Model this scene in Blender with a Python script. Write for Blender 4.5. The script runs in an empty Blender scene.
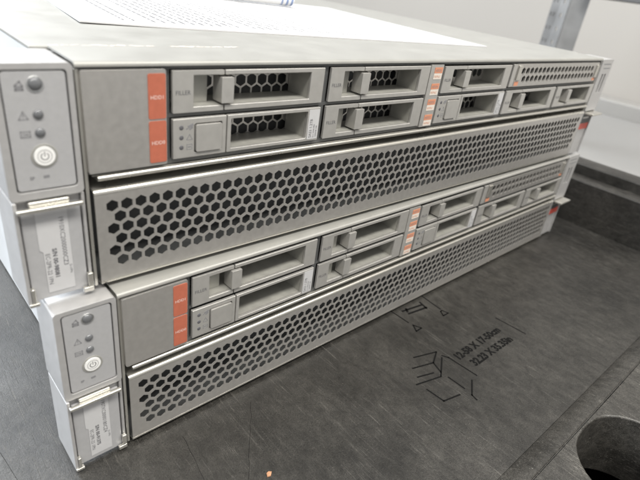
import bpy, bmesh, math, random
from mathutils import Vector, Matrix
from mathutils.geometry import delaunay_2d_cdt
random.seed(4)
scn = bpy.context.scene
COL = scn.collection
MM = 0.001
DECK = -122.0                      # deck height in the millimetre frame; world z=0 is the deck

def W(x, y, z):                    # millimetre frame -> world metres
    return Vector((x*MM, y*MM, (z-DECK)*MM))

# ---------------------------------------------------------------- camera
cd = bpy.data.cameras.new('camera')
cam = bpy.data.objects.new('camera', cd); COL.objects.link(cam)
cd.sensor_width = 36; cd.lens = 28.317
cd.clip_start = 0.005; cd.clip_end = 50
rt = Vector((0.74493684, -0.6547132, 0.12813954)); dn = Vector((-0.22831786, -0.43067326, -0.87315033)); fw = Vector((0.62684932, 0.6211853, -0.47030709))
M = Matrix((( rt.x, -dn.x, -fw.x), (rt.y, -dn.y, -fw.y), (rt.z, -dn.z, -fw.z))).to_4x4()
M.translation = W(-62.40, -171.36, 86.43)
cam.matrix_world = M
cd.dof.use_dof = True; cd.dof.focus_distance = 0.265; cd.dof.aperture_fstop = 13.0
scn.camera = cam

# ---------------------------------------------------------------- world and lamps
w = bpy.data.worlds.new('World'); scn.world = w; w.use_nodes = True
nt = w.node_tree; bg = nt.nodes['Background']
tc = nt.nodes.new('ShaderNodeTexCoord'); sp = nt.nodes.new('ShaderNodeSeparateXYZ'); mr = nt.nodes.new('ShaderNodeMapRange')
mr.inputs['From Min'].default_value = -0.5; mr.inputs['From Max'].default_value = 0.9
rp = nt.nodes.new('ShaderNodeValToRGB')
rp.color_ramp.elements[0].color = (.17, .165, .158, 1); rp.color_ramp.elements[1].color = (.74, .735, .72, 1)
nt.links.new(tc.outputs['Generated'], sp.inputs[0]); nt.links.new(sp.outputs['Z'], mr.inputs['Value'])
nt.links.new(mr.outputs[0], rp.inputs[0]); nt.links.new(rp.outputs[0], bg.inputs['Color'])
bg.inputs['Strength'].default_value = 1.15

def lamp(name, loc, target, sx, sy, power, col):
    l = bpy.data.lights.new(name, 'AREA'); l.shape = 'RECTANGLE'; l.size = sx; l.size_y = sy
    l.energy = power; l.color = col
    o = bpy.data.objects.new(name, l); COL.objects.link(o)
    o.location = loc; d = Vector(target) - Vector(loc)
    o.rotation_euler = d.to_track_quat('-Z', 'Y').to_euler()
    return o
lamp('window_light_back', (-.12, 1.95, 1.72), (0.0, 0.1, 0.0), 1.2, 1.5, 50, (.90, .95, 1))
lamp('window_light_left', (-1.5, .8, .65), (0, .2, .05), 1.3, 1.1, 40, (.86, .93, 1))
lamp('ceiling_light', (.1, -.75, 1.55), (.15, .0, 0), 2.2, .30, 42, (1, .965, .89))
scn.view_settings.view_transform = 'Standard'; scn.view_settings.look = 'None'
scn.view_settings.exposure = 0.28; scn.view_settings.gamma = 1

# ---------------------------------------------------------------- materials
def mat(name, col, rough=.5, metal=0., noise=0., nscale=400., bump=0., bscale=900., emit=None, spec=.5, alpha=1):
    m = bpy.data.materials.new(name); m.use_nodes = True
    n = m.node_tree; b = n.nodes['Principled BSDF']
    b.inputs['Roughness'].default_value = rough; b.inputs['Metallic'].default_value = metal
    b.inputs['Specular IOR Level'].default_value = spec
    b.inputs['Base Color'].default_value = (*col, 1)
    t = n.nodes.new('ShaderNodeTexCoord')
    if noise:
        z = n.nodes.new('ShaderNodeTexNoise'); z.inputs['Scale'].default_value = nscale; z.inputs['Detail'].default_value = 5
        n.links.new(t.outputs['Object'], z.inputs['Vector'])
        r = n.nodes.new('ShaderNodeValToRGB')
        r.color_ramp.elements[0].position = .3; r.color_ramp.elements[1].position = .7
        r.color_ramp.elements[0].color = (*[c*(1-noise) for c in col], 1); r.color_ramp.elements[1].color = (*[min(1, c*(1+noise)) for c in col], 1)
        n.links.new(z.outputs[0], r.inputs[0]); n.links.new(r.outputs[0], b.inputs['Base Color'])
        q = n.nodes.new('ShaderNodeMapRange'); q.inputs['To Min'].default_value = rough*.8; q.inputs['To Max'].default_value = min(1, rough*1.25)
        n.links.new(z.outputs[0], q.inputs[0]); n.links.new(q.outputs[0], b.inputs['Roughness'])
    if bump:
        z = n.nodes.new('ShaderNodeTexNoise'); z.inputs['Scale'].default_value = bscale; z.inputs['Detail'].default_value = 3
        n.links.new(t.outputs['Object'], z.inputs['Vector'])
        bp = n.nodes.new('ShaderNodeBump'); bp.inputs['Strength'].default_value = bump; bp.inputs['Distance'].default_value = .0003
        n.links.new(z.outputs[0], bp.inputs['Height']); n.links.new(bp.outputs[0], b.inputs['Normal'])
    return m

SILVER = mat('silver_paint', (.52, .505, .485), .36, .72, .05, 350, .10, 2200)
SHEET = mat('zinc_sheet', (.66, .645, .60), .28, .85, .015, 60)
SIDE = mat('side_sheet', (.66, .67, .68), .4, .25, .03, 30)
COVER = mat('cover_sheet', (.325, .322, .305), .42, .3, .05, 60, .03, 900)
PLAST = mat('grey_plastic', (.47, .46, .44), .36, .5, .04, 300, .10, 2600)
EARP = mat('ear_plastic', (.46, .455, .455), .40, .4, .04, 300, .10, 2400)
EARPANEL = mat('ear_panel_film', (.42, .42, .43), .42, .2, .03, 500, .06, 3000)
CAVITY = mat('tray_interior', (.40, .395, .365), .45, .4, .08, 200)
DARK = mat('dark_interior', (.095, .098, .10), .55, .3, .2, 90)  # interior shade put into the colour; also serves wells and ports
GAPPLATE = mat('gap_shade_and_plate', (.13, .133, .133), .5, .5, .1, 90)  # shade of the bay gaps as a colour; also the name plate grey
ORANGE = mat('orange_label', (.43, .125, .075), .5, 0, .06, 400)
LETTER = mat('pale_ink', (.78, .60, .55), .5)
WHITE = mat('white_label', (.50, .50, .51), .5, 0, .02)
PWHITE = mat('white_plastic', (.80, .80, .79), .35)
INK = mat('grey_ink', (.10, .10, .11), .6)
INKSOFT = mat('soft_ink', (.20, .20, .21), .6)
ORSOFT = mat('orange_sticker', (.58, .25, .15), .55)
CREAM = mat('cream_sticker', (.66, .60, .54), .55)
PAPER = mat('paper', (.53, .53, .54), .7, 0, .01, 60)
PRINT = mat('print_ink', (.36, .355, .36), .7)
BLUE = mat('blue_stripe', (.20, .27, .45), .4)
CHROME = mat('chrome_ring', (.75, .76, .76), .18, .9)
LENS = mat('smoked_lens', (.17, .175, .185), .12, .3)
BLACKT = mat('moulded_ink', (.011, .011, .011), 1, spec=.02)
CRACK = mat('score_line', (.012, .012, .012), 1, spec=.05)
WALL = mat('wall_paint', (.37, .35, .325), .8, 0, .02, 4)
WBOARD = mat('white_laminate', (.28, .278, .275), .4, 0, .03, 8)
TRUNK = mat('grey_trunking', (.30, .292, .28), .5, 0, .03, 10)
POST = mat('galvanised_steel', (.24, .24, .24), .5, .4, .2, 25)
POSTD = mat('dark_shelf_edge', (.08, .08, .08), .6)  # plain dark colour of the shelf edge
FLAKE = mat('brown_flake', (.42, .22, .12), .7, 0, .2, 500)
FLOOR = mat('floor_vinyl', (.30, .30, .30), .6, 0, .1, 5)

def deck_material(gain=1.0):
    m = bpy.data.materials.new('worn_black_plastic'); m.use_nodes = True
    n = m.node_tree; L = n.links; b = n.nodes['Principled BSDF']; b.inputs['Specular IOR Level'].default_value = .55
    t = n.nodes.new('ShaderNodeTexCoord')
    def noise(sc, rot, scale3, det=4, w_=0):
        mp = n.nodes.new('ShaderNodeMapping'); mp.inputs['Rotation'].default_value = (0, 0, rot); mp.inputs['Scale'].default_value = scale3
        mp.inputs['Location'].default_value = (w_, w_*2, 0)
        z = n.nodes.new('ShaderNodeTexNoise'); z.inputs['Scale'].default_value = sc; z.inputs['Detail'].default_value = det; z.inputs['Roughness'].default_value = .65
        z.inputs['Distortion'].default_value = .6
        L.new(t.outputs['Object'], mp.inputs[0]); L.new(mp.outputs[0], z.inputs['Vector']); return z.outputs[0]
    def ramp(a, p0, p1, c0, c1):
        r = n.nodes.new('ShaderNodeValToRGB'); e = r.color_ramp.elements
        e[0].position = p0; e[1].position = p1; e[0].color = (c0, c0, c0, 1); e[1].color = (c1, c1, c1, 1)
        L.new(a, r.inputs[0]); return r.outputs[0]
    def math_(op, a, c):
        q = n.nodes.new('ShaderNodeMath'); q.operation = op
        for i, v in enumerate((a, c)):
            if isinstance(v, (int, float)): q.inputs[i].default_value = v
            else: L.new(v, q.inputs[i])
        return q.outputs[0]
    cloud = noise(14, 0, (1, 1, 1), 6)
    big = noise(60, .3, (1, .6, 1), 5)
    scr1 = ramp(noise(1250, .95, (1, .05, 1), 3), .62, .74, 0, 1)
    scr2 = ramp(noise(1000, -.35, (1, .03, 1), 3, 3), .60, .72, 0, 1)
    scr3 = ramp(noise(900, 1.75, (1, .05, 1), 3, 7), .60, .75, 0, 1)
    fine = noise(2600, 0, (1, .5, 1), 3)
    dust = ramp(noise(1500, 0, (1, 1, 1), 2, 5), .71, .78, 0, 1)
    smear = ramp(noise(90, .9, (1, .35, 1), 5, 9), .50, .78, 0, 1)
    s = math_('ADD', math_('ADD', scr1, scr2), scr3)
    base = ramp(cloud, .32, .70, .011, .035)
    v = math_('ADD', base, math_('MULTIPLY', math_('MULTIPLY', s, ramp(big, .42, .66, .06, 1)), .060))
    v = math_('ADD', v, math_('MULTIPLY', smear, .010))
    v = math_('ADD', v, math_('MULTIPLY', dust, .18))
    v = math_('MULTIPLY', v, ramp(fine, .32, .68, .35, 1.7))
    v = math_('MULTIPLY', v, ramp(noise(230, .5, (1, .6, 1), 6, 11), .32, .68, .62*gain, 1.40*gain))
    cc = n.nodes.new('ShaderNodeCombineColor')
    L.new(math_('MULTIPLY', v, 1.06), cc.inputs[0]); L.new(v, cc.inputs[1]); L.new(math_('MULTIPLY', v, .90), cc.inputs[2])
    L.new(cc.outputs[0], b.inputs['Base Color'])
    r = math_('ADD', ramp(big, .3, .7, .30, .42), math_('MULTIPLY', s, .10))
    L.new(r, b.inputs['Roughness'])
    h = math_('SUBTRACT', math_('ADD', math_('MULTIPLY', fine, .7), math_('MULTIPLY', noise(700, 0, (1, 1, 1), 5, 4), 1.0)), math_('MULTIPLY', s, .45))
    bp = n.nodes.new('ShaderNodeBump'); bp.inputs['Strength'].default_value = .5; bp.inputs['Distance'].default_value = .0003
    L.new(h, bp.inputs['Height']); L.new(bp.outputs[0], b.inputs['Normal'])
    return m
DECKM = deck_material()
RIMM = deck_material(1.6)      # the border gets a lighter grey of the deck plastic

# ---------------------------------------------------------------- geometry helpers
ORI = Vector((0, 0, 0))            # current local origin, millimetres

def finish(name, bm, m, parent=None, bevel=0, seg=2, smooth=True):
    me = bpy.data.meshes.new(name)
    bmesh.ops.recalc_face_normals(bm, faces=bm.faces[:])
    for v in bm.verts: v.co = (v.co - ORI) * MM
    bm.to_mesh(me); bm.free()
    for mm_ in (m if isinstance(m, (list, tuple)) else [m]): me.materials.append(mm_)
    if smooth:
        me.shade_smooth(); me.set_sharp_from_angle(angle=math.radians(38))
    o = bpy.data.objects.new(name, me); COL.objects.link(o)
    if parent: o.parent = parent
    if bevel:
        md = o.modifiers.new('bevel', 'BEVEL'); md.width = bevel*MM; md.segments = seg; md.limit_method = 'ANGLE'
        md.angle_limit = math.radians(40); md.harden_normals = True
    return o

def box(bm, x0, x1, y0, y1, z0, z1, mi=0):
    vs = [bm.verts.new((x, y, z)) for x in (x0, x1) for y in (y0, y1) for z in (z0, z1)]
    for f in ((0,1,3,2), (4,6,7,5), (0,4,5,1), (2,3,7,6), (0,2,6,4), (1,5,7,3)):
        bm.faces.new([vs[i] for i in f]).material_index = mi

def rrect(x0, x1, z0, z1, r=0., n=4):
    if r <= 0: return [(x0, z0), (x1, z0), (x1, z1), (x0, z1)]
    out = []
    for cx, cz, a in ((x1-r, z0+r, -90), (x1-r, z1-r, 0), (x0+r, z1-r, 90), (x0+r, z0+r, 180)):
        for i in range(n+1):
            t = math.radians(a + 90*i/n); out.append((cx + r*math.cos(t), cz + r*math.sin(t)))
    return out

def inside(p, poly):
    c = False; x, y = p; j = len(poly)-1
    for i in range(len(poly)):
        a, b_ = poly[i], poly[j]
        if (a[1] > y) != (b_[1] > y) and x < (b_[0]-a[0])*(y-a[1])/(b_[1]-a[1]) + a[0]: c = not c
        j = i
    return c

def plate(bm, outline, holes, d0, d1, axis='y', mi=0):
    """flat plate with real holes, from depth d0 to d1 (axis y: outline in x,z; axis z: outline in x,y)"""
    pts = [Vector(p) for p in outline]; edges = [(i, (i+1) % len(outline)) for i in range(len(outline))]
    loops = [list(range(len(outline)))]
    for h in holes:
        k = len(pts); pts += [Vector(p) for p in h]; n = len(h)
        edges += [(k+i, k+(i+1) % n) for i in range(n)]; loops.append(list(range(k, k+n)))
    V, E_, F, ov, oe, of = delaunay_2d_cdt(pts, edges, [], 1, 1e-5)
    cents = []
    bb = [(min(p[0] for p in h), max(p[0] for p in h), min(p[1] for p in h), max(p[1] for p in h)) for h in holes]
    mk = (lambda p, d: (p[0], d, p[1])) if axis == 'y' else (lambda p, d: (p[0], p[1], d))
    A = [bm.verts.new(mk(p, d0)) for p in V]; B = [bm.verts.new(mk(p, d1)) for p in V]
    cnt = {}
    for f in F:
        cx = sum(V[i][0] for i in f)/len(f); cz = sum(V[i][1] for i in f)/len(f)
        if any(q[0] < cx < q[1] and q[2] < cz < q[3] and inside((cx, cz), h) for q, h in zip(bb, holes)): continue
        bm.faces.new([A[i] for i in f]).material_index = mi; bm.faces.new([B[i] for i in reversed(f)]).material_index = mi
        for i in range(len(f)):
            e = (f[i], f[(i+1) % len(f)])
            if (e[1], e[0]) in cnt: del cnt[(e[1], e[0])]
            else: cnt[e] = 1
    for a, b_ in cnt: bm.faces.new((A[b_], A[a], B[a], B[b_])).material_index = mi
    for vv in A+B:
        if not vv.link_faces: bm.verts.remove(vv)

def strip(bm, prof, x0, x1, mi=0):
    """closed (y,z) profile swept along x"""
    a = [bm.verts.new((x0, y, z)) for y, z in prof]; b_ = [bm.verts.new((x1, y, z)) for y, z in prof]
    n = len(prof)
    for i in range(n): bm.faces.new((a[i], a[(i+1) % n], b_[(i+1) % n], b_[i])).material_index = mi
    bm.faces.new(a).material_index = mi; bm.faces.new(list(reversed(b_))).material_index = mi

def disc(bm, cx, cz, r, y0, y1, n=20, mi=0):
    plate(bm, [(cx+r*math.cos(2*math.pi*i/n), cz+r*math.sin(2*math.pi*i/n)) for i in range(n)], [], y0, y1, mi=mi)

def ring(bm, cx, cz, r0, r1, y0, y1, n=24, mi=0):
    c = lambda r: [(cx+r*math.cos(2*math.pi*i/n), cz+r*math.sin(2*math.pi*i/n)) for i in range(n)]
    plate(bm, c(r1), [c(r0)], y0, y1, mi=mi)

def dome(bm, cx, cz, r, y, h, n=20, mi=0):
    prev = None
    for k in range(6):
        a = k/5*math.pi/2; rr = r*math.cos(a); yy = y - h*math.sin(a)
        if k == 5:
            v = bm.verts.new((cx, yy, cz))
            for i in range(n): bm.faces.new((prev[i], prev[(i+1) % n], v)).material_index = mi
        else:
            cur = [bm.verts.new((cx+rr*math.cos(2*math.pi*i/n), yy, cz+rr*math.sin(2*math.pi*i/n))) for i in range(n)]
            if prev:
                for i in range(n): bm.faces.new((prev[i], prev[(i+1) % n], cur[(i+1) % n], cur[i])).material_index = mi
            prev = cur

def text(bm, body, size, org, ux, uy, th=.08, mi=0, align='LEFT', sx=1, bold=0):
    """write text into bm: origin org, reading direction ux, up direction uy, size = letter height scale in mm"""
    c = bpy.data.curves.new('t', 'FONT'); c.body = body; c.size = 1; c.align_x = align; c.resolution_u = 2; c.offset = bold
    o = bpy.data.objects.new('t', c); COL.objects.link(o)
    bpy.context.view_layer.update()
    me = bpy.data.meshes.new_from_object(o.evaluated_get(bpy.context.evaluated_depsgraph_get()))
    ux = Vector(ux).normalized(); uy = Vector(uy).normalized(); nn = ux.cross(uy); org = Vector(org)
    lo = [bm.verts.new(org + ux*v.co.x*size*sx + uy*v.co.y*size + nn*th) for v in me.vertices]
    for p in me.polygons:
        try: bm.faces.new([lo[i] for i in p.vertices]).material_index = mi
        except ValueError: pass
    bpy.data.objects.remove(o); bpy.data.curves.remove(c); bpy.data.meshes.remove(me)

def stroke(bm, pts, wd, put, th=.06, mi=0):
    """thin polyline of width wd; put(u, v, h) maps plane coordinates to 3D"""
    for (a, b_) in zip(pts, pts[1:]):
        a = Vector(a); b_ = Vector(b_); d = (b_-a)
        if d.length < 1e-6: continue
        d.normalize(); n = Vector((-d.y, d.x))*wd/2; e = d*wd*.4
        q = [a-e-n, b_+e-n, b_+e+n, a-e+n]
        A = [bm.verts.new(put(p.x, p.y, th)) for p in q]; B = [bm.verts.new(put(p.x, p.y, -.02)) for p in q]
        bm.faces.new(A)
        for i in range(4): bm.faces.new((A[i], A[(i+1) % 4], B[(i+1) % 4], B[i]))

def hexagon(cx, cz, r):
    return [(cx + r*math.cos(math.radians(30+60*i)), cz + r*math.sin(math.radians(30+60*i))) for i in range(6)]

def thing(name, label, cat, loc, group=None):
    o = bpy.data.objects.new(name, None); COL.objects.link(o); o.location = loc; o.empty_display_size = .02
    o['label'] = label; o['category'] = cat
    if group: o['group'] = group
    return o
def tag(o, label, cat, group=None):
    o['label'] = label; o['category'] = cat
    if group: o['group'] = group
    return o
def struct(o): o['kind'] = 'structure'; return o

# ================================================================ setting
def setbox(name, x0, x1, y0, y1, z0, z1, m):
    global ORI
    ORI = Vector((0, 0, DECK)); bm = bmesh.new(); box(bm, x0, x1, y0, y1, z0, z1); return finish(name, bm, m)
struct(setbox('floor', -3500, 3500, -3500, 4200, -1000, -960, FLOOR))
struct(setbox('wall_right', 1400, 1440, -1600, 2400, -960, 1500, WALL))
struct(setbox('wall_back', -2600, 1400, 2400, 2440, -960, 1500, WALL))

# white table behind the pallet
ORI = Vector((950, 300, -960))
tb = thing('white_table', 'white laminate table along the wall, behind the black pallet rim', 'table', W(950, 300, -960))
bm = bmesh.new(); box(bm, 575, 1330, -1300, 1500, -170, -140); finish('tabletop', bm, WBOARD, tb, 3)
for x in (620, 1290):
    for y in (-1250, 1450):
        bm = bmesh.new(); box(bm, x-20, x+20, y-20, y+20, -960, -170.5); finish('leg', bm, TRUNK, tb, 2)
ORI = Vector((1365, 300, -150))
bm = bmesh.new(); box(bm, 1331, 1399, -1300, 1500, -150, -104)
o = finish('wall_trunking', bm, TRUNK, None, 6); o.location = W(1365, 300, -150)
tag(o, 'grey skirting box running along the foot of the beige wall', 'trunking')

# slotted steel upright of a shelf, with the shelf edge at its top
ORI = Vector((900, 262, -140))
rk = thing('shelf_upright', 'galvanised slotted steel upright standing in front of the beige wall', 'shelf post', W(900, 262, -140))
bm = bmesh.new()
# left flange (faces the camera): slotted; centre web bright; right flange turned away
def post_face(p0, p1, holes_u):
    """vertical slotted strip from plan point p0 to p1, width u along it"""
    d = Vector((p1[0]-p0[0], p1[1]-p0[1])); L_ = d.length; d.normalize(); nrm = Vector((-d.y, d.x))
    b2 = bmesh.new()
    hs = []
    for u in holes_u: hs += [rrect(u-1.6, u+1.6, -110+i*22, -103+i*22, 1.4, 3) for i in range(29)]
    plate(b2, [(0, -140), (L_, -140), (L_, 560), (0, 560)], hs, 0, 2.2)
    for v in b2.verts:
        u, dd, zz = v.co; q = Vector(p0) + d*u + nrm*dd; v.co = (q.x, q.y, zz)
    me = bpy.data.meshes.new('x'); b2.to_mesh(me); b2.free(); bm.from_mesh(me); bpy.data.meshes.remove(me)
post_face((904, 297), (893, 277), [6, 15])
post_face((892, 276.5), (889, 259), [8])
post_face((889.5, 258), (905, 233), [])
o = finish('post', bm, POST, rk)
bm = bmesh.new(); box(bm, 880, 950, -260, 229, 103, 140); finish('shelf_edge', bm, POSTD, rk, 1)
bm = bmesh.new(); box(bm, 880, 926, 230, 300, -142+2, -138.5); finish('foot_plate', bm, POST, rk)

# ================================================================ black plastic pallet
ORI = Vector((0, 0, -262))
pal = thing('plastic_pallet', 'scratched black plastic pallet deck carrying the stacked servers', 'pallet', W(0, 0, -262))
bm = bmesh.new()
strip(bm, [(900, DECK), (900, -200), (-125.3, -200), (-125.3, DECK)], -800, 494.9)
finish('deck', bm, DECKM, pal)
bm = bmesh.new()
def hand_hole(cx, cy, w_, h_, r):
    return [(cx+a, cy+b_) for a, b_ in rrect(-w_, w_, -h_, h_, r, 8)]
holes = [hand_hole(201, -190, 35, 51, 30), hand_hole(372, -190, 32, 57, 28), hand_hole(20, -215, 36, 40, 24)]
plate(bm, [(-800, -135.9), (-800, -460), (494.9, -460), (494.9, -135.9)], holes, -118.6, -165, 'z')
finish('border', bm, RIMM, pal, 2.0, 4)
bm = bmesh.new()
strip(bm, [(-125.4, DECK), (-126.2, -121.0), (-134.6, -117.7), (-136.0, -117.6), (-136.6, -118.1), (-136.6, -120), (-133.5, -121), (-133.5, -200), (-125.4, -200)], -800, 494.9)
finish('border_edge', bm, RIMM, pal)
bm = bmesh.new(); box(bm, -799, 494, -459, -134.3, -230, -200.2); finish('underside', bm, CRACK, pal)
for cx in (-700, -100, 440):
    for cy in (-420, 250, 860):
        bm = bmesh.new(); box(bm, cx-50, cx+50, cy-38, cy+38, -262, -230.1); finish('foot', bm, DECKM, pal, 4)
# stepped side rim
bm = bmesh.new()
strip_ = [(495, -230), (495, -76), (496.5, -75), (517, -75), (518, -76), (518, -65), (519.5, -64), (546, -64), (548, -66), (548, -230)]
a = [bm.verts.new((x, -460, z)) for x, z in strip_]; b_ = [bm.verts.new((x, 900, z)) for x, z in strip_]
for i in range(len(strip_)):
    j = (i+1) % len(strip_); bm.faces.new((a[i], a[j], b_[j], b_[i]))
bm.faces.new(a); bm.faces.new(list(reversed(b_)))
finish('side_rim', bm, DECKM, pal, .8)
# moulded marks
put = lambda u, v, h: (u, v, DECK+h)
bm = bmesh.new()
LOGO = [[(157.4,-49.7),(173,-53.9),(183.3,-48.5)], [(153.8,-56.4),(165.4,-59.7)], [(148.3,-60.1),(166.8,-64.4)],
        [(150.5,-66.2),(151.5,-77.8),(164,-80.3)], [(170.4,-67.5),(170.8,-78.9)], [(183.5,-52.9),(185.7,-56.5),(187.4,-76.8)],
        [(181.1,-77.5),(170.1,-84.8),(169.2,-88.6)], [(181.9,-54),(167.1,-64.2)], [(165.9,-43.6),(183.3,-48.5)], [(173,-53.9),(170,-62)]]
for s in LOGO: stroke(bm, s, 1.05, put)
finish('moulded_logo', bm, BLACKT, pal, smooth=False)
bm = bmesh.new()
text(bm, '12-58 X 17-50cm', 7.6, (189.5, -62.0, DECK), (1, .02, 0), (-.02, 1, 0), .07, sx=1.0, bold=.05)
text(bm, '32.23 X 35.35in', 7.6, (194.5, -71.6, DECK), (1, .0, 0), (0, 1, 0), .07, sx=.97, bold=.05)
stroke(bm, [(254.2, -50.4), (256.4, -73)], .9, put)
finish('moulded_lettering', bm, BLACKT, pal, smooth=False)
bm = bmesh.new()
for s in ([(227.3,3),(225.6,-20.4)], [(190.7,3),(191.5,-17.6)], [(192.2,-21.5),(188.8,-27.2),(194.9,-26.9),(192.2,-21.5)],
          [(223.4,-22.3),(220.8,-26.6),(226.8,-26.6),(225.4,-22),(223.4,-22.3)]): stroke(bm, s, 1.1, put)
for s in ([(200,-11.1),(217.9,-13.2)], [(198.3,-6.6),(217.1,-9.1)], [(218.8,-6.5),(217.2,-13.7)], [(201,-9),(203,-6)]): stroke(bm, s, 1.7, put)
finish('moulded_arrows', bm, BLACKT, pal, smooth=False)
# long score lines in the plastic
def wob(a, c, k=9, am=.7):
    out = []
    for i in range(k+1):
        t = i/k; out.append((a[0]+(c[0]-a[0])*t + random.uniform(-am, am)*(0 < i < k), a[1]+(c[1]-a[1])*t + random.uniform(-am, am)*(0 < i < k)))
    return out
for a_, c_ in (((-62, 110), (-47, 2)), ((20, -16), (12, -75)), ((60, -16), (20, -72)), ((-50, 220), (-75, 60))):
    bm = bmesh.new(); stroke(bm, wob(a_, c_, 14, .5), .17, put, .03); finish('score_mark', bm, CRACK, pal, smooth=False)

# ================================================================ server
SO = Vector((203, 0, -34.5)); ORI = SO
srv = thing('rack_server', 'upper silver rack server lying on top of the other, paper on its lid', 'server', W(*SO), 'stacked rack servers')

def roll(y, z, r, ang0, ang1, n=6):
    return [(y + r*math.cos(math.radians(ang0+(ang1-ang0)*i/n)), z + r*math.sin(math.radians(ang0+(ang1-ang0)*i/n))) for i in range(n+1)]

# shell
bm = bmesh.new(); box(bm, -14, 423, 24.2, 700, -34.3, 49.8); finish('chassis', bm, SIDE, srv, .6)
bm = bmesh.new(); box(bm, -14.4, 423.4, 26.6, 700.5, 49.9, 51.3); finish('lid', bm, COVER, srv, .5)
bm = bmesh.new()
strip(bm, [(26.0, 51.5)] + roll(1.5, 50.0, 1.5, 90, 180) + [(0, 49.75), (.9, 49.75)] + roll(2.0, 50.0, .8, 180, 90, 3) + [(26.0, 50.8)], -8.6, 414)
finish('front_lip', bm, COVER, srv)
bm = bmesh.new()                                     # torn label residue along the lid seam
for i in range(70):
    x = random.uniform(-9, 68); ln = random.uniform(.5, 5)*(1 if x > 5 else .5); y0 = 27 + abs(random.gauss(0, .8))
    pts = [(x, y0+random.uniform(0, .5)), (x+ln*.5, y0), (x+ln, y0+.3), (x+ln*.8, y0+random.uniform(.5, 1.4)), (x+ln*.3, y0+random.uniform(.5, 1.5))]
    bm.faces.new([bm.verts.new((p[0], p[1], 51.36)) for p in pts])
o = finish('label_residue', bm, CREAM, srv, smooth=False)
bm = bmesh.new(); box(bm, -7.6, 413.8, 22.6, 24.0, -33, 49); finish('shade_sheet', bm, DARK, srv)  # added dark sheet, carries the shade behind bays and grille

# rails and ventilation grille
bm = bmesh.new()
strip(bm, roll(.4, 11.4, 1.0, 90, 270) + [(21, 10.4), (21, 11.2)] , -4.4, 413.8)
strip(bm, [(21, 12.4), (1.0, 12.45), (1.0, 12.2), (21, 12.1)], -6, 413.8)
finish('bay_rail', bm, SHEET, srv)
P = 5.5
holes = []
for r in range(6):
    for t in range(75 if r % 2 == 0 else 74):
        holes.append(hexagon(P*(t + (.5 if r % 2 else 0)), -P*.866*r, 2.5))
bm = bmesh.new(); plate(bm, [(-6.2, -31.4), (413.2, -31.4), (413.2, 5.2), (-6.2, 5.2)], holes, 0, .6)
finish('vent_grille', bm, SILVER, srv)
bm = bmesh.new()
strip(bm, [(.02, 5.3)] + list(reversed(roll(1.5, 5.3, 1.5, 90, 180))) [::1][::-1] + [(20, 6.8), (20, 5.9), (1.6, 5.9), (1.1, 5.3)], -6.2, 413.2) if False else None
strip(bm, [(1.0, 5.25), (-.1, 5.25), (-.1, 5.5)] + roll(1.4, 5.5, 1.5, 180, 90) + [(20, 7.0), (20, 6.2), (1.6, 6.2)], -6.2, 413.2)
strip(bm, [(1.0, -31.45), (-.1, -31.45), (-.1, -31.9)] + roll(1.2, -31.9, 1.3, 180, 270) + [(20, -33.2), (20, -32.5), (1.4, -32.4)], -6.2, 413.2)
finish('grille_fold', bm, SHEET, srv)
for xa, xb in ((-8.4, -7.2), (413.9, 414.6)):
    bm = bmesh.new(); box(bm, xa, xb, 1.2, 24, -33.5, 49); finish('side_flange', bm, SHEET, srv, .2)

bm = bmesh.new(); box(bm, -6, 413, 1.3, 22, -32.3, -31.5); finish('grille_shade', bm, DARK, srv)  # added dark strip, stands in for shade behind the lowest holes
# blank panel with the orange slot numbers
bm = bmesh.new(); plate(bm, rrect(-7.2, 21.8, 13.6, 48.8, .8), [], -.4, 3)
bl = finish('blank_panel', bm, SILVER, srv, .35)
for nm, z0, z1, tx in (('slot_tag', 31.4, 47.4, 'HDD1'), ('slot_tag', 14.8, 30.6, 'HDD0')):
    bm = bmesh.new(); plate(bm, rrect(14.9, 21.5, z0, z1, .7), [], -.62, -.41)
    t_ = finish(nm, bm, ORANGE, bl)
    bm = bmesh.new(); text(bm, tx, 1.95, (15.6, -.62, (z0+z1)/2-.9), (1, 0, 0), (0, 0, 1), .05); 
    finish('slot_number', bm, LETTER, bl, smooth=False)

# drive fillers and drives
def cavity(bm, x0, x1, z0, z1, y0, y1, t=.5):
    """open-fronted box"""
    box(bm, x0-t, x1+t, y0, y1, z0-t, z0-.02); box(bm, x0-t, x1+t, y0, y1, z1+.02, z1+t)
    box(bm, x0-t, x0-.01, y0, y1, z0, z1); box(bm, x1+.01, x1+t, y0, y1, z0, z1)
def hexback(name, parent, x0, x1, z0, z1, y):
    x0 -= 2.5; x1 += 2.5; z0 -= 2.5; z1 += 2.5
    hs = []; r = 0; z = z1 - 3.6
    while z > z0 + 2.7:
        x = x0 + 2.9 + (2.8 if r % 2 else 0)
        while x < x1 - 2.8:
            hs.append(hexagon(x, z, 2.75)); x += 5.6
        z -= 4.85; r += 1
    b_ = bmesh.new(); plate(b_, [(x0, z0), (x1, z0), (x1, z1), (x0, z1)], hs, y, y+.5)
    return finish(name, b_, SILVER, parent)

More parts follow.
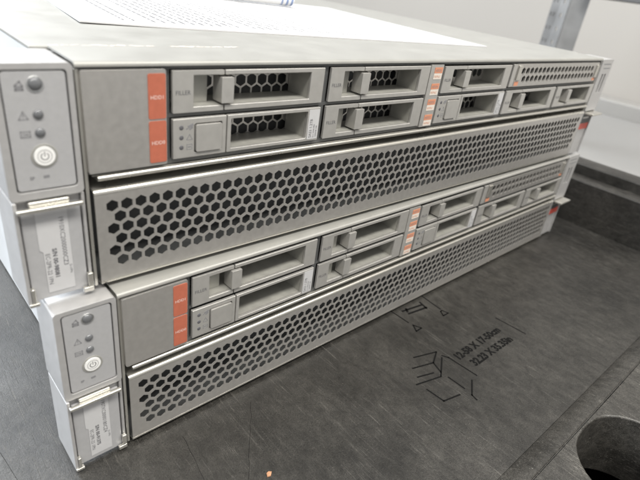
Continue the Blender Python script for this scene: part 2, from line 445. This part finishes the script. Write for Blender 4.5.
def filler(x, w_, z0, z1, mesh_back=True):
    root_bm = bmesh.new()
    xr = x + 66 if w_ > 70 else x + w_ - 7
    op1 = rrect(x+8.6, x+20.6, z0+2.1, z1-1.9, .3, 2); op2 = rrect(x+21.4, xr, z0+2.1, z1-1.9, .3, 2)
    # left half and right half, split by a fine gap beside the latch
    plate(root_bm, [(x, z0), (x+21.7, z0), (x+21.7, z0+2.1), (x+8.6, z0+2.1), (x+8.6, z1-1.9), (x+21.7, z1-1.9), (x+21.7, z1), (x, z1)], [], 0, 1.6)
    plate(root_bm, [(x+22.15, z0), (x+w_, z0), (x+w_, z1), (x+22.15, z1), (x+22.15, z1-1.9), (xr, z1-1.9), (xr, z0+2.1), (x+22.15, z0+2.1)], [], 0, 1.6)
    f = finish('drive_filler', root_bm, PLAST, srv, .35)
    b2 = bmesh.new()
    cavity(b2, x+8.6, xr, z0+2.1, z1-1.9, 1.65, 15.5, .4)
    box(b2, x+8.65, x+17.5, 6.0, 6.8, z0+2.15, z1-1.95)      # finger pocket behind the latch
    finish('tray', b2, CAVITY, f)
    hexback('air_mesh', f, x+8.6, xr, z0+2.1, z1-1.9, 15.8 if z0 > 20 else 16.6)
    b2 = bmesh.new(); plate(b2, rrect(x+20.1, x+25.6, z0+2.9, z1-2.7, .3, 2), [], -.9, 5.8)
    finish('latch', b2, PLAST, f, .3)
    b2 = bmesh.new(); text(b2, 'FILLER', 2.3, (x+1.1, 0, (z0+z1)/2-1.0), (1, 0, 0), (0, 0, 1), .05, sx=.95)
    finish('lettering', b2, INK, f, smooth=False)
    return f

def drive(x, w_, z0, z1):
    xr = x + 66.5 if w_ > 70 else x + w_ - 7
    b1 = bmesh.new()
    plate(b1, [(x, z0), (x+23.3, z0), (x+23.3, z1), (x, z1)], [rrect(x+9, x+21.4, z0+1.7, z1-2.2, .8, 3)], -.3, 1.6)
    plate(b1, [(x+23.8, z0), (x+w_, z0), (x+w_, z1), (x+23.8, z1)], [rrect(x+25.6, xr, z0+1.5, z1-1.6, .5, 3)], -.3, 1.6)
    d = finish('disk_drive', b1, PLAST, srv, .3)
    b2 = bmesh.new(); plate(b2, rrect(x+9.4, x+21.0, z0+2.1, z1-2.6, .8, 3), [], -1.0, 2); finish('eject_button', b2, PLAST, d, .45)
    b2 = bmesh.new(); box(b2, x+9.0, x+21.4, 1.5, 2.8, z0+1.7, z1-2.2)
    finish('button_well', b2, DARK, d)
    b2 = bmesh.new(); cavity(b2, x+25.6, xr, z0+1.5, z1-1.6, 1.65, 15.5, .4)
    finish('tray', b2, CAVITY, d)
    hexback('air_mesh', d, x+25.6, xr, z0+1.5, z1-1.6, 16.6)
    for k in range(3):
        zz = z1 - 3.4 - 3.9*k
        b2 = bmesh.new(); dome(b2, x+3.4, zz, .95, -.28, .25, 14); finish('status_light', b2, INK, d)
    b2 = bmesh.new(); p2 = lambda u, v, h: (u, -.3-h, v)
    zz = z1-3.4
    stroke(b2, [(x+5.6, zz-.6), (x+5.9, zz-.4)], .5, p2); stroke(b2, [(x+6.6, zz+.2), (x+8, zz+.8)], 1.1, p2); stroke(b2, [(x+7, zz-.8), (x+8, zz-.2)], .7, p2)
    zz -= 3.9; stroke(b2, [(x+5.6, zz-1), (x+8, zz-1), (x+6.8, zz+1.1), (x+5.6, zz-1)], .22, p2)
    zz -= 3.9; stroke(b2, [(x+5.7, zz-1), (x+7.9, zz-1), (x+7.9, zz+1), (x+5.7, zz+1), (x+5.7, zz-1)], .22, p2); stroke(b2, [(x+6.3, zz), (x+7.3, zz)], .5, p2)
    finish('icon', b2, INKSOFT, d, smooth=False)
    # capacity label at the right end
    b2 = bmesh.new(); plate(b2, rrect(xr+.7, x+w_-.5, z0+.9, z1-.8, .3, 2), [], -.42, -.32)
    lb = finish('capacity_label', b2, WHITE, d)
    b2 = bmesh.new()
    text(b2, 'SAS3 1.2TB', 2.2, (xr+3.1, -.43, z0+1.6), (0, 0, 1), (-1, 0, 0), .04, sx=.85)
    text(b2, 'D-1 2046-004', 1.1, (xr+4.7, -.43, z0+1.6), (0, 0, 1), (-1, 0, 0), .04)
    text(b2, '1200GB 10K', 1.1, (xr+6.2, -.43, z0+1.6), (0, 0, 1), (-1, 0, 0), .04)
    finish('lettering', b2, INK, d, smooth=False)
    return d

for x0, x1, z0, z1 in ((-7, 413.5, 30.8, 32.4), (-7, 413.5, 12.7, 14.7), (-7, 413.5, 48.3, 49.6), (22.2, 24.0, 14.8, 30.7), (22.2, 24.0, 32.5, 48.2),
                       (98.7, 101.6, 14.8, 30.7), (98.8, 102.0, 32.5, 48.2), (188.4, 189.5, 14.8, 30.7), (188.4, 190.2, 32.5, 48.2), (264.3, 267.2, 14.8, 30.7), (341.4, 344.2, 14.8, 30.7)):
    bm = bmesh.new(); box(bm, x0, x1, 1.9, 15.4, z0, z1); finish('gap_shade', bm, GAPPLATE, srv)  # shade in the gaps between bays, put in as dark strips
filler(24.4, 74, 32.6, 48.1); drive(24.3, 74, 14.9, 30.5)
filler(102.4, 74, 32.6, 48.1); filler(102.0, 74, 14.9, 30.6)
filler(190.6, 74, 32.6, 47.6); drive(189.9, 74, 14.9, 30.7)
filler(267.6, 73.5, 14.9, 30.6); filler(344.6, 68.4, 14.9, 30.4)

# sticker column between the second and third drives
bm = bmesh.new(); plate(bm, rrect(176.9, 188.2, 13.9, 48.6, .4), [], -.1, 3)
sc = finish('sticker_strip', bm, PLAST, srv, .25)
for k in range(4):
    zt = 47.2 - 8.8*k
    bm = bmesh.new(); box(bm, 180.2, 187.4, -.25, -.12, zt-3.1, zt); finish('orange_sticker', bm, ORSOFT, sc)
    bm = bmesh.new(); box(bm, 180.2, 187.4, -.25, -.12, zt-6.4, zt-3.2); finish('cream_sticker', bm, CREAM, sc)
    bm = bmesh.new(); text(bm, 'HDD%d' % (5-k), 2.0, (180.8, -.25, zt-2.4), (1, 0, 0), (0, 0, 1), .04, sx=1.0); finish('lettering', bm, INKSOFT, sc, smooth=False)
    bm = bmesh.new(); text(bm, 'NVMe%d' % (3-k), 1.9, (180.6, -.25, zt-5.6), (1, 0, 0), (0, 0, 1), .04, sx=.92); finish('lettering', bm, ORSOFT, sc, smooth=False)

# small perforated panel, upper right
hs = []
for r in range(2):
    for t in range(20): hs.append(hexagon(281.5 + t*6.05 + (3.0 if r else 0), 43.4 - r*5.4, 2.55))
bm = bmesh.new(); plate(bm, rrect(272.2, 408.5, 33.2, 48.2, .5), hs, 0, 1.2)
vp = finish('vent_panel', bm, SILVER, srv)
bm = bmesh.new(); box(bm, 273.2, 277.6, -1.0, -.05, 37.6, 47.2); finish('pull_tab', bm, SHEET, vp, .3)
bm = bmesh.new(); box(bm, 404.0, 407.6, -1.0, -.05, 36.5, 46.5); finish('pull_tab', bm, SHEET, vp, .3)
bm = bmesh.new(); box(bm, 266.8, 271.6, -.2, 3, 33.2, 48); finish('spacer', bm, PLAST, srv, .3)
bm = bmesh.new(); box(bm, 273.2, 278.4, -.12, -.04, 33.9, 36.6); finish('orange_sticker', bm, ORSOFT, vp)
bm = bmesh.new(); box(bm, 402.5, 407.5, -.12, -.04, 33.9, 36.0); finish('orange_sticker', bm, ORSOFT, vp)

# ---- left control ear
bm = bmesh.new()
plate(bm, rrect(-32.4, -9.2, 7.4, 51.2, 1.6, 4), [rrect(-29.9, -11.0, 10.2, 49.2, 1.2, 4)], 0, 22)
ear = finish('control_ear', bm, EARP, srv, 1.0, 3)
bm = bmesh.new(); plate(bm, rrect(-29.4, -11.5, 10.7, 48.7, 1.1, 4), [], .25, 4); pn = finish('control_panel', bm, EARPANEL, ear, .3)
bm = bmesh.new(); box(bm, -29.8, -11.1, 2.0, 21, 10.3, 49.1); finish('panel_backing', bm, DARK, ear)
def led(x, z, r, ringed):
    if ringed:
        b2 = bmesh.new(); ring(b2, x, z, r, r+.45, -.05, .24); finish('light_ring', b2, CHROME, ear, .1)
    b2 = bmesh.new(); dome(b2, x, z, r, .2, .75*r*.5 + .2); finish('indicator_light', b2, LENS, ear)
led(-20.4, 44.9, 2.0, True); led(-20.6, 35.6, 1.55, False); led(-20.7, 29.8, 1.55, False)
bm = bmesh.new(); ring(bm, -20.4, 22.1, 3.5, 4.0, -.05, .24); finish('button_ring', bm, CAVITY, ear, .1)
bm = bmesh.new(); disc(bm, -20.4, 22.1, 3.2, -.35, .24, 28)
pb = finish('power_button', bm, PWHITE, ear, .25)
bm = bmesh.new(); ring(bm, -20.4, 22.1, 2.05, 2.2, -.42, -.36); 
q2 = lambda u, v, h: (u, -.36-h, v)
arc = [(-20.4 + 1.15*math.cos(math.radians(a)), 22.1 + 1.15*math.sin(math.radians(a))) for a in range(125, 416, 24)]
stroke(bm, arc, .3, q2); stroke(bm, [(-20.4, 22.2), (-20.4, 23.6)], .3, q2)
finish('power_icon', bm, INKSOFT, ear, smooth=False)
q3 = lambda u, v, h: (u, .25-h, v)
bm = bmesh.new()
stroke(bm, [(-25.9, 43.2), (-25.9, 44.6), (-24.6, 45.8), (-23.9, 44.4), (-23.9, 43.2), (-25.9, 43.2)], .4, q3); stroke(bm, [(-25.3, 44), (-24.6, 44)], 1.1, q3)
stroke(bm, [(-26.2, 34.3), (-23.6, 34.3), (-24.9, 36.7), (-26.2, 34.3)], .28, q3); stroke(bm, [(-24.9, 35), (-24.9, 35.9)], .25, q3)
stroke(bm, [(-26.3, 28.6), (-23.6, 28.6), (-23.6, 30.5), (-26.3, 30.5), (-26.3, 28.6)], .28, q3)
text(bm, 'OK', 1.5, (-26.0, .2, 29.0), (1, 0, 0), (0, 0, 1), .06)
text(bm, 'SP', 1.5, (-25.6, .2, 14.4), (1, 0, 0), (0, 0, 1), .06, bold=.02)
stroke(bm, [(-21.1, 14.9), (-20.1, 15.0)], 1.0, q3)
finish('icon', bm, INKSOFT, ear, smooth=False)
# label tray under the panel
bm = bmesh.new()
box(bm, -32.2, -30.9, -.6, 21.6, -33.6, 7.2); box(bm, -10.4, -9.2, .6, 21.6, -33.6, 7.2); box(bm, -30.85, -10.45, 2.2, 4.0, -33.4, 7.2)
finish('tray_frame', bm, EARP, ear, .3)
bm = bmesh.new()
box(bm, -31.6, -10.6, -2.8, -.8, 3.7, 5.3); box(bm, -27.5, -14.6, -.75, 2.1, 4.6, 6.8)
finish('pull_handle', bm, PWHITE if False else SHEET, ear, .5)
bm = bmesh.new(); box(bm, -30.2, -11.0, .9, 2.15, -32.8, 3.4); ft = finish('asset_tray', bm, EARPANEL, ear, .3)
bm = bmesh.new()
box(bm, -13.2, -9.4, -1.2, .5, -33.6, -31.6); box(bm, -11.3, -9.4, -1.2, .5, -31.55, -25.6)
box(bm, -32.1, -28.6, -1.2, .85, -34.0, -32.6); box(bm, -30.85, -29.6, -1.2, .85, -32.55, -26.5)
finish('tray_clip', bm, SHEET, ear, .3)
bm = bmesh.new(); plate(bm, [(-25.9, 3.2), (-15.6, 3.2), (-15.6, -30.6), (-24.8, -30.6), (-24.8, -13.5), (-25.9, -12.5)], [], .72, .86)
al = finish('asset_label', bm, WHITE, ear)
bm = bmesh.new(); Y = .71
text(bm, '1910XC2000000CZ3', 2.3, (-18.6, Y, 1.6-2), (0, 0, -1), (1, 0, 0), .03, sx=1.0)
text(bm, 'EC-2PR-22 1PN', 2.1, (-24.3, Y, -14.2), (0, 0, -1), (1, 0, 0), .03, sx=.95)
text(bm, 'S/N 00-98081', 2.1, (-21.9, Y, -12.6), (0, 0, -1), (1, 0, 0), .03, sx=1.05, bold=.03)
text(bm, 'D-1/PN', 1.2, (-16.8, Y, -20.5), (0, 0, -1), (1, 0, 0), .03)
finish('lettering', bm, INK, ear, smooth=False)

# ---- right ear
bm = bmesh.new()
plate(bm, rrect(414.8, 437.2, 6.8, 50.6, 1.2, 3), [rrect(422.0, 424.9, 22.5, 38.5, .8, 3), rrect(427.6, 430.6, 22.5, 38.5, .8, 3)], 0, 22)
er = finish('end_ear', bm, EARP, srv, .8)
bm = bmesh.new(); box(bm, 421.6, 431, 3, 5, 22, 39); finish('port', bm, DARK, er)
bm = bmesh.new()
box(bm, 414.8, 416, .4, 21, -33.6, 6.7); box(bm, 436, 437.2, .4, 21, -33.6, 6.7); box(bm, 416.05, 435.95, 1.8, 4, -33.6, 6.7)
finish('tray_frame', bm, EARP, er, .3)
bm = bmesh.new(); box(bm, 416.5, 437.0, -7.4, 1.5, 3.9, 5.8); finish('pull_handle', bm, SHEET, er, .6)
bm = bmesh.new(); box(bm, 419, 434.5, 1.45, 1.75, -4.9, 3.0); nb = finish('name_plate', bm, GAPPLATE, er)
bm = bmesh.new(); box(bm, 417.5, 436, 1.4, 1.75, -10.5, -5.2); finish('red_tag', bm, mat('red_tag', (.62, .10, .07), .45), er)
for zz, xa, xb in ((46.6, 419, 433), (43.2, 421, 434)):
    bm = bmesh.new(); stroke(bm, [(xa, zz), (xb, zz)], .9, lambda u, v, h: (u, -h, v)); finish('marking', bm, INKSOFT, er, smooth=False)
bm = bmesh.new(); stroke(bm, [(421, 0), (432, 0)], 1.6, lambda u, v, h: (u, 1.44-h, v)); finish('marking', bm, SILVER, nb, smooth=False)

# lower server: a copy of the thing, its parts and their sub-parts
def copy_tree(o, parent=None):
    c = o.copy(); COL.objects.link(c)
    if parent: c.parent = parent
    for ch in list(o.children): copy_tree(ch, c)
    return c
low = copy_tree(srv)
for ch in low.children:
    if ch.name.startswith('control_ear'):
        for g in ch.children:
            if g.name.startswith('lettering'):
                ORI = SO; bm = bmesh.new(); Y = .71
                text(bm, '1907XC0000180CZ4', 2.3, (-18.6, Y, .4), (0, 0, -1), (1, 0, 0), .03, sx=1.0)
                text(bm, 'EC-2PR-22 1PN', 2.1, (-24.3, Y, -14.6), (0, 0, -1), (1, 0, 0), .03, sx=.93)
                text(bm, 'S/N 00-91375', 2.1, (-21.9, Y, -13.2), (0, 0, -1), (1, 0, 0), .03, sx=1.05, bold=.03)
                text(bm, 'D-1/PN', 1.2, (-16.8, Y, -19.5), (0, 0, -1), (1, 0, 0), .03)
                tmp = finish('spare', bm, INK, smooth=False); g.data = tmp.data; bpy.data.objects.remove(tmp)
low['label'] = 'lower silver rack server resting directly on the black pallet deck'
yaw = 0.01410
sx_, sy_ = SO.x, SO.y
low.location = W(5.587 + sx_*math.cos(yaw), -6.368 + sx_*math.sin(yaw), -86.649 + SO.z)
low.rotation_euler = (0, 0, yaw)

# ================================================================ paper and pen on the lid
LID = 51.3
ORI = Vector((21, 81, LID))
u = Vector((.9903, -.139)); v = Vector((.125, .992))
pt = lambda a, b_, h=0: (21 + u.x*a + v.x*b_, 81 + u.y*a + v.y*b_, LID + h)
bm = bmesh.new(); NX, NY = 36, 26
H = lambda a, b_: .35 + 1.1*math.exp(-((a-150)/120)**2)*(b_/210)**2 + .5*max(0, 1-a/40)*max(0, 1-b_/60)
top = [[bm.verts.new(pt(280*i/NX, 210*j/NY, H(280*i/NX, 210*j/NY)+.35)) for j in range(NY+1)] for i in range(NX+1)]
bot = [[bm.verts.new(pt(280*i/NX, 210*j/NY, H(280*i/NX, 210*j/NY)-.3)) for j in range(NY+1)] for i in range(NX+1)]
for i in range(NX):
    for j in range(NY):
        bm.faces.new((top[i][j], top[i+1][j], top[i+1][j+1], top[i][j+1])); bm.faces.new((bot[i][j], bot[i][j+1], bot[i+1][j+1], bot[i+1][j]))
for i in range(NX):
    bm.faces.new((top[i][0], bot[i][0], bot[i+1][0], top[i+1][0])); bm.faces.new((top[i][NY], top[i+1][NY], bot[i+1][NY], bot[i][NY]))
for j in range(NY):
    bm.faces.new((top[0][j], top[0][j+1], bot[0][j+1], bot[0][j])); bm.faces.new((top[NX][j], bot[NX][j], bot[NX][j+1], top[NX][j+1]))
pap = finish('paper_sheet', bm, PAPER); pap.location = W(*ORI)
tag(pap, 'white printed paper sheets lying on the upper server lid', 'paper')
bm = bmesh.new()
x = 22
while x < 264:
    if random.random() < .86:
        y = 14; end = random.uniform(120, 196)
        while y < end:
            l_ = random.uniform(3, 11)
            q = [pt(x, y), pt(x+1.3, y), pt(x+1.3, min(y+l_, end)), pt(x, min(y+l_, end))]
            hh = H(x, y+l_/2) + .75
            bm.faces.new([bm.verts.new((a[0], a[1], LID+hh)) for a in q])
            y += l_ + 1.4
    x += 5.2
finish('printed_text', bm, PRINT, pap, smooth=False)

ORI = Vector((195, 238, 53))
def tube(bm, c0, c1, r, n=24, mi=0):
    c0 = Vector(c0); c1 = Vector(c1); d = (c1-c0).normalized(); s = d.cross(Vector((0, 0, 1))).normalized(); t = s.cross(d)
    A = [bm.verts.new(c0 + (s*math.cos(2*math.pi*i/n) + t*math.sin(2*math.pi*i/n))*r) for i in range(n)]
    B = [bm.verts.new(c1 + (s*math.cos(2*math.pi*i/n) + t*math.sin(2*math.pi*i/n))*r) for i in range(n)]
    for i in range(n): bm.faces.new((A[i], A[(i+1) % n], B[(i+1) % n], B[i])).material_index = mi
    bm.faces.new(A).material_index = mi; bm.faces.new(B).material_index = mi
pen = thing('marker_pen', 'white marker pen with blue rings at its end, lying on the printed paper', 'pen', W(*ORI))
e0 = Vector((254, 221, 59.6)); e1 = Vector((132, 256, 59.6)); dd = (e1-e0).normalized()
bm = bmesh.new(); tube(bm, e0, e1, 6); finish('body', bm, PWHITE, pen, 1.5, 3)
for s0, s1 in ((1.5, 3.5), (6, 8), (11, 12.5)):
    bm = bmesh.new(); tube(bm, e0+dd*s0, e0+dd*s1, 6.12); finish('stripe', bm, BLUE, pen)

# small brown flake on the deck
ORI = Vector((41.7, -57.5, DECK))
bm = bmesh.new()
vs = [bm.verts.new((41.7+a, -57.5+b_, DECK+c)) for a, b_, c in ((-1.4, -.6, .1), (.2, -1.1, .2), (1.5, .1, .5), (.5, 1.1, .3), (-.9, .8, .6))]
vt = [bm.verts.new((q.co.x*1+.1, q.co.y+.1, q.co.z+.5)) for q in vs]
bm.faces.new(vs); bm.faces.new(list(reversed(vt)))
for i in range(5): bm.faces.new((vs[i], vs[(i+1) % 5], vt[(i+1) % 5], vt[i]))
fl = finish('flake', bm, FLAKE, smooth=False); fl.location = W(41.7, -57.5, DECK)
tag(fl, 'tiny brown flake of debris on the black deck before the servers', 'debris')
ORI = Vector((0, 0, 0))
